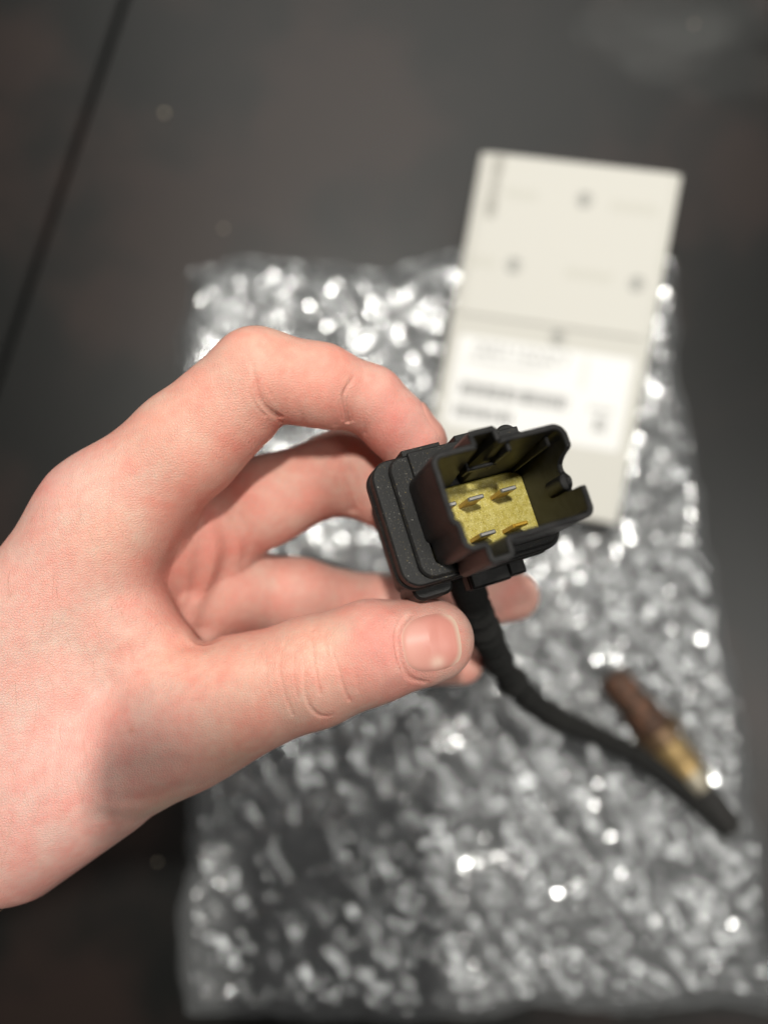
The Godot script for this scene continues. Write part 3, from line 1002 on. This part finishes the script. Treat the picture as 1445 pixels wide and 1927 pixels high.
func hand() -> void:
	# palm, wrist and forearm
	bone(0, [-110, 1500, 186, 23.5], [-800, 1740, 215, 26.5])
	bone(0, [-140, 1400, 192, 20.0], [-800, 1590, 228, 24.5])
	bone(0, [-80, 1390, 182, 19.0], [203, 978, 177, 14.6])
	bone(0, [-60, 1440, 196, 15.0], [355, 1020, 194, 11.5])
	bone(0, [-40, 1480, 200, 14.0], [420, 1108, 202, 11.5])
	bone(0, [-20, 1500, 206, 14.0], [425, 1195, 213, 11.0])
	bone(0, [20, 1520, 183, 21.5], [360, 1345, 178, 14.3])
	bone(0, [40, 1370, 181, 17.5], [205, 1215, 179, 10.5])
	bone(0, [168, 1060, 177, 10.5], [300, 1240, 178, 9.0])
	bone(0, [355, 1020, 194, 11.5], [425, 1195, 213, 11.0])
	# index, middle, ring, little
	chain(1, [[203, 978, 177, 14.4], [350, 838, 174, 12.3], [484, 706, 171, 10.2], [603, 724, 174, 9.0], [697, 753, 178, 7.7], [742, 797, 180, 7.5], [779, 838, 181, 7.6]])
	bone(1, [370, 848, 175.5, 9.5], [462, 780, 173, 7.7])
	bone(1, [562, 742, 172.5, 6.3], [624, 752, 175, 6.2])
	chain(2, [[355, 1020, 194, 11.5], [500, 942, 196, 10.8], [645, 886, 199, 10.0], [775, 960, 199, 8.4], [825, 1000, 195, 7.4]])
	chain(3, [[420, 1108, 202, 11.0], [560, 1125, 208, 10.2], [715, 1148, 217, 9.2], [870, 1134, 223, 8.2], [968, 1122, 226, 7.1]])
	chain(4, [[425, 1195, 213, 10.5], [700, 1236, 223, 8.2], [868, 1247, 225, 6.4]])
	# thumb
	chain(5, [[360, 1345, 178, 14.3], [480, 1300, 177, 12.3], [590, 1264, 175.5, 11.7], [700, 1226, 174, 10.7], [806, 1206, 173, 8.6], [822, 1204, 173, 7.4]])
	# folds and wrinkles, laid on the bare skin
	for e in [
		[[[540, 1200], [528, 1235], [526, 1262], [534, 1300], [551, 1345]], 0.5, 0.05, 0.2], [[[586, 1186], [589, 1220], [592, 1250], [602, 1305]], 0.42, 0.1, 0.34], [[[626, 1228], [637, 1260], [645, 1290], [657, 1318]], 0.42, 0.1, 0.32],
		[[[571, 1236], [573, 1275], [574, 1303], [584, 1331], [601, 1347]], 0.5, 0.08, 0.42], [[[601, 1347], [618, 1348], [630, 1344]], 0.5, 0.42, 0.05], [[[609, 1196], [613, 1214], [616, 1236]], 0.38, 0.05, 0.15], [[[556, 1222], [553, 1262], [560, 1312]], 0.4, 0.05, 0.14],
		[[[664, 1250], [671, 1275], [674, 1300]], 0.4, 0.02, 0.12], [[[480, 1236], [474, 1275], [482, 1320]], 0.5, 0.02, 0.10], [[[506, 1222], [500, 1265], [508, 1312]], 0.5, 0.02, 0.10],
		[[[474, 684], [480, 712], [486, 742], [503, 768], [527, 786]], 0.6, 0.1, 1.0], [[[490, 738], [500, 752], [514, 772], [530, 796]], 0.45, 0.05, 0.4], [[[466, 700], [470, 735], [484, 764], [500, 782]], 0.5, 0.02, 0.25], [[[500, 700], [503, 725], [512, 745]], 0.4, 0.02, 0.12],
		[[[665, 712], [653, 730], [648, 750], [656, 794]], 0.5, 0.15, 1.0], [[[658, 732], [655, 752], [663, 792]], 0.4, 0.05, 0.3], [[[642, 740], [640, 760], [645, 790]], 0.4, 0.02, 0.2], [[[690, 760], [684, 785], [688, 815]], 0.4, 0.02, 0.15],
		[[[560, 762], [568, 780], [572, 800]], 0.9, 0.05, 0.3], [[[628, 772], [632, 800]], 0.9, 0.05, 0.2],
		[[[630, 862], [640, 895], [650, 925], [664, 960]], 1.4, 0.8], [[[652, 878], [668, 902], [676, 950]], 1.1, 0.35],
		[[[322, 1045], [338, 1080], [352, 1115]], 1.9, 0.0, 1.3], [[[372, 985], [380, 1030], [376, 1070], [366, 1115]], 2.2, 0.2, 1.5], [[[420, 975], [430, 1005], [432, 1045], [416, 1105], [396, 1160], [386, 1200]], 2.3, 0.8, 2.2],
		[[[452, 970], [462, 1010], [462, 1050]], 1.6, 0.4],
		[[[383, 1212], [330, 1212], [270, 1222], [200, 1238]], 2.4, 0.45], [[[225, 1170], [280, 1190], [335, 1205]], 1.8, 0.25],
		[[[190, 1535], [250, 1545], [310, 1530], [365, 1495]], 2.6, 0.4], [[[240, 1590], [290, 1572], [335, 1540]], 2.2, 0.3], [[[210, 1508], [290, 1500], [350, 1478]], 2.2, 0.2],
		[[[768, 1160], [750, 1182], [747, 1212], [754, 1248], [772, 1276], [800, 1284]], 0.6, 0.4],
		[[[735, 1160], [722, 1190], [727, 1230], [740, 1270]], 1.8, -0.3],
	]:
		crease(e[0], e[1], e[2], e[3] if e.size() > 3 else e[2])
	var thumb_nail_mid := skin_spot(812, 1212)
	var root := Vector3(-217.6, -217.6, -217.6) + mm(-200, 1300, 190)
	descend(root + Vector3.ONE * 217.6, 217.6, everything(), root)
	# quads round every crossed edge
	var I := PackedInt32Array()
	var SX := 2048 * 2048; var SY := 2048; var SZ := 1
	for i in keys_of.size():
		var k := keys_of[i]
		var m := masks[i]
		var inside := m & 1
		for ax in 3:
			var other := (m >> (1 << ax)) & 1
			if inside == other:
				continue
			var s1: int = [SY, SZ, SX][ax]; var s2: int = [SZ, SX, SY][ax]
			var b: int = cells.get(k - s1, -1); var c: int = cells.get(k - s1 - s2, -1); var d: int = cells.get(k - s2, -1)
			if b < 0 or c < 0 or d < 0:
				continue
			if inside:
				I.append_array([i, c, b, i, d, c])
			else:
				I.append_array([i, b, c, i, c, d])
	I = refine(refine(I))
	# colour of the skin itself: pinker tips and knuckles, paler where it is stretched, freckles
	var tints := []
	for e in [
		[700, 1228, 10.0, Vector3(0.64, 0.215, 0.185), 0.85], [755, 1285, 8.0, Vector3(0.56, 0.22, 0.18), 0.6], [800, 1140, 7.0, Vector3(0.60, 0.26, 0.21), 0.4], [870, 1220, 6.0, Vector3(0.58, 0.24, 0.19), 0.6],
		[590, 1205, 8.0, Vector3(0.74, 0.50, 0.37), 0.6], [640, 1330, 9.0, Vector3(0.60, 0.35, 0.27), 0.5], [330, 1218, 10.0, Vector3(0.72, 0.50, 0.35), 0.5], [450, 1260, 12.0, Vector3(0.66, 0.37, 0.28), 0.4],
		[292, 1120, 10.0, Vector3(0.64, 0.25, 0.20), 0.85], [330, 960, 14.0, Vector3(0.56, 0.23, 0.18), 0.75], [370, 1080, 22.0, Vector3(0.52, 0.205, 0.16), 0.9], [450, 1150, 12.0, Vector3(0.60, 0.30, 0.24), 0.5],
		[750, 800, 12.0, Vector3(0.64, 0.235, 0.20), 0.8], [640, 730, 10.0, Vector3(0.68, 0.30, 0.245), 0.6], [500, 640, 12.0, Vector3(0.74, 0.42, 0.31), 0.4], [300, 800, 14.0, Vector3(0.72, 0.43, 0.33), 0.4], [620, 1100, 20.0, Vector3(0.66, 0.36, 0.30), 0.4],
		[600, 900, 14.0, Vector3(0.60, 0.32, 0.25), 0.5], [430, 930, 10.0, Vector3(0.50, 0.20, 0.15), 0.6], [980, 1125, 10.0, Vector3(0.60, 0.27, 0.22), 0.6], [885, 1255, 8.0, Vector3(0.60, 0.25, 0.2), 0.6],
		[60, 1050, 22.0, Vector3(0.70, 0.40, 0.34), 0.5], [80, 1300, 24.0, Vector3(0.70, 0.42, 0.36), 0.5], [60, 1560, 24.0, Vector3(0.66, 0.36, 0.32), 0.6], [280, 1420, 16.0, Vector3(0.60, 0.32, 0.28), 0.5], [330, 1510, 9.0, Vector3(0.72, 0.50, 0.37), 0.55], [200, 1010, 10.0, Vector3(0.74, 0.50, 0.38), 0.5],
		[90, 900, 10.0, Vector3(0.68, 0.34, 0.30), 0.5], [240, 720, 9.0, Vector3(0.70, 0.36, 0.30), 0.4],
		[248, 1374, 0.9, Vector3(0.50, 0.20, 0.13), 0.7], [22, 1119, 0.8, Vector3(0.56, 0.28, 0.20), 0.5], [228, 917, 0.5, Vector3(0.35, 0.18, 0.14), 0.5],
		[420, 800, 22.0, Vector3(0.71, 0.335, 0.25), 0.6], [500, 1290, 22.0, Vector3(0.70, 0.35, 0.265), 0.6], [590, 900, 20.0, Vector3(0.63, 0.29, 0.225), 0.6], [620, 1110, 26.0, Vector3(0.64, 0.31, 0.25), 0.6], [600, 700, 16.0, Vector3(0.71, 0.33, 0.25), 0.5],
		[160, 1180, 14.0, Vector3(0.74, 0.43, 0.35), 0.5], [150, 1400, 12.0, Vector3(0.74, 0.38, 0.33), 0.6], [40, 1680, 12.0, Vector3(0.64, 0.29, 0.25), 0.6], [210, 1640, 10.0, Vector3(0.66, 0.32, 0.27), 0.6], [440, 1420, 9.0, Vector3(0.60, 0.33, 0.25), 0.6], [560, 790, 5.0, Vector3(0.60, 0.24, 0.19), 0.6], [520, 800, 5.0, Vector3(0.55, 0.2, 0.15), 0.6], [660, 780, 4.0, Vector3(0.58, 0.22, 0.17), 0.6], [700, 830, 6.0, Vector3(0.58, 0.23, 0.18), 0.6],
	]:
		tints.append([skin_spot(e[0], e[1]), e[2], e[3], e[4]])
	var mott := noise(FastNoiseLite.TYPE_SIMPLEX_SMOOTH, 0.10, 3, 5)
	var blot := noise(FastNoiseLite.TYPE_SIMPLEX_SMOOTH, 0.33, 2, 15)
	var C := PackedColorArray()
	for p in verts:
		var c := Vector3(0.74, 0.415, 0.345)
		for t in tints:
			var q: float = p.distance_squared_to(t[0]) / (t[1] * t[1])
			if q < 4.0:
				c = c.lerp(t[2], t[3] * exp(-q * 1.2))
		var m := mott.get_noise_3dv(p)
		var m2 := blot.get_noise_3dv(p)
		c *= Vector3(1.0 + m * 0.05 - m2 * 0.03, 1.0 - m * 0.17 - m2 * 0.12, 1.0 - m * 0.18 - m2 * 0.12)
		C.append(Color(c.x, c.y, c.z))
	var base := mm(-110, 1500, 186)
	var V := PackedVector3Array()
	for p in verts:
		V.append((p - base) * 0.001)
	var arr := []
	arr.resize(Mesh.ARRAY_MAX)
	arr[Mesh.ARRAY_VERTEX] = V
	arr[Mesh.ARRAY_NORMAL] = norms
	arr[Mesh.ARRAY_COLOR] = C
	arr[Mesh.ARRAY_INDEX] = I
	var mesh := ArrayMesh.new()
	mesh.add_surface_from_arrays(Mesh.PRIMITIVE_TRIANGLES, arr)
	var skin := mat("skin", Color.WHITE, 0.47)
	skin.vertex_color_use_as_albedo = true
	skin.metallic_specular = 0.42
	skin.subsurf_scatter_enabled = true
	skin.subsurf_scatter_strength = 0.11
	skin.albedo_texture = tile(noise(FastNoiseLite.TYPE_SIMPLEX_SMOOTH, 0.03, 5, 61), 512, Color(1.0, 0.965, 0.96), Color(0.965, 0.99, 0.99), 0.25, 0.75)
	skin.uv1_triplanar = true
	skin.uv1_scale = Vector3.ONE * 70
	var pores := noise(FastNoiseLite.TYPE_CELLULAR, 0.05, 3, 31)
	pores.cellular_return_type = FastNoiseLite.RETURN_DISTANCE2_SUB
	pores.domain_warp_enabled = true
	pores.domain_warp_amplitude = 12.0
	pores.domain_warp_frequency = 0.02
	skin.heightmap_enabled = true
	skin.heightmap_texture = tile(pores, 512, Color.BLACK, Color.WHITE, 0.0, 0.5)
	skin.heightmap_scale = 0.011
	var h := obj("hand", mesh, skin)
	h.transform = Transform3D(view.basis, view * (base * 0.001))
	tag(h, "pale pink left hand holding up the black plug between thumb and fingers", "hand")
	print("hand verts ", V.size(), " tris ", I.size() / 3)

	# fine pale hairs on the back of the hand and the wrist
	var hr := RandomNumberGenerator.new()
	hr.seed = 12
	var hs := begin()
	var all := everything()
	for k in 80:
		var hx := hr.randf_range(-20, 250); var hy := hr.randf_range(880, 1690)
		var p0 := skin_spot(hx, hy)
		if p0.length() > 215.0:
			continue
		var n0 := gradient(p0, all, PackedInt32Array())
		var dir := Vector3(hr.randfn(0.15, 0.3), hr.randfn(-0.9, 0.25), 0.0)
		dir = (dir - n0 * dir.dot(n0)).normalized()
		var hl := hr.randf_range(2.5, 7.5)
		var pp := PackedVector3Array(); var rr := PackedFloat32Array()
		var bend := n0.cross(dir) * hr.randfn(0.0, 0.25)
		for q in 5:
			var t := q / 4.0
			pp.append((p0 + dir * hl * t + bend * hl * t * t + n0 * (0.05 + 0.9 * t - 0.75 * t * t) - base) * 0.001)
			rr.append(0.00002 * (1.0 - 0.75 * t))
		tube(hs, pp, rr, 4, false)
	obj("hair", hs.commit(), mat("fine hair", lin(0.60, 0.40, 0.28), 0.4), h).set_meta("kind", "stuff")
	# nails
	nail(h, base, "thumb_nail", thumb_nail_mid, Vector3(0.985, 0.165, 0.03), Vector3(-0.03, 0.06, 1.0), 6.3, 6.3, 1)
	nail(h, base, "index_nail", mm(786, 832, 181), Vector3(0.75, -0.62, -0.15), Vector3(0.62, 0.72, 0.1), 5.6, 5.0, 2)

func nail(h: Node3D, base: Vector3, called: String, mid: Vector3, along: Vector3, out: Vector3, hl: float, hw: float, kind: int) -> void:
	along = along.normalized()
	out = (out - along * out.dot(along)).normalized()
	var wide := along.cross(out).normalized()
	var all := everything()
	var P := PackedVector3Array(); var C := PackedColorArray()
	var rings := 16; var seg := 56
	for r in rings + 1:
		var rho := float(r) / rings
		for s in seg:
			var g := TAU * s / seg
			var cu := cos(g); var su := sin(g)
			var e := 0.64                                     # a rounded square
			var x := signf(cu) * pow(absf(cu), e) * rho * hl
			var y := signf(su) * pow(absf(su), e) * rho * hw
			if x < 0.0:
				y *= 1.0 - 0.10 * absf(x) / hl
			var p := mid + along * x + wide * y + out * 14.0
			for it in 40:
				var d := field(p, all)
				if d < 0.02: break
				p -= out * maxf(d * 0.9, 0.02)
			var up := 0.26 * (1.0 - pow(rho, 14.0)) - 0.25 * pow(rho, 14.0) + 0.12 * (1.0 - (y / hw) * (y / hw))
			var free := x / hl
			if free > 0.75:
				up += 0.12
			P.append((p + out * up - base) * 0.001)
			var c := Vector3(0.55, 0.238, 0.195)
			c = c.lerp(Vector3(0.66, 0.42, 0.35), smoothstep(0.25, -0.7, free) * 0.25)
			c = c.lerp(Vector3(0.76, 0.60, 0.47), smoothstep(0.84, 0.92, rho) * smoothstep(0.35, 0.75, free) * 0.6)
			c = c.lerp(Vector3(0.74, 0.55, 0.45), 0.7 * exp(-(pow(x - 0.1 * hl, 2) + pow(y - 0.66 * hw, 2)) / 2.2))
			c = c.lerp(Vector3(0.80, 0.62, 0.48), smoothstep(0.92, 0.98, rho) * (0.75 if absf(free) > 0.6 else 0.35))
			if kind == 2:
				c = Vector3(0.58, 0.28, 0.23)
			C.append(Color(c.x, c.y, c.z))
	var st := begin()
	for r in rings:
		for s in seg:
			var a := r * seg + s; var b := r * seg + (s + 1) % seg
			for q in [a, b, b + seg, a, b + seg, a + seg]:
				st.set_color(C[q])
				st.set_smooth_group(1)
				st.add_vertex(P[q])
	st.index()
	st.generate_normals()
	var me := st.commit()
	var m := mat("nail", Color.WHITE, 0.42)
	m.vertex_color_use_as_albedo = true
	m.cull_mode = BaseMaterial3D.CULL_DISABLED
	m.metallic_specular = 0.38
	obj(called, me, m, h)

# ---------------------------------------------------------------- the phone that takes the picture
func phone() -> void:
	var t := Node3D.new()
	t.name = "phone"
	add_child(t)
	t.transform = Transform3D(view.basis, view * Vector3(-0.022, -0.050, 0.0035))
	tag(t, "dark phone held over the bench to take this picture", "phone")
	var st := begin()
	slab(st, rounded(-0.036, 0.036, -0.0735, 0.0735, 0.010, 8), 0.0, 0.008, 0.001)
	obj("phone_body", st.commit(), mat("phone shell", lin(0.03, 0.03, 0.032), 0.35), t)
	st = begin()
	slab(st, rounded(-0.0345, 0.0345, -0.072, 0.072, 0.009, 8), 0.008, 0.0084, 0.0001)
	obj("screen", st.commit(), mat("phone glass", lin(0.01, 0.01, 0.01), 0.1), t)
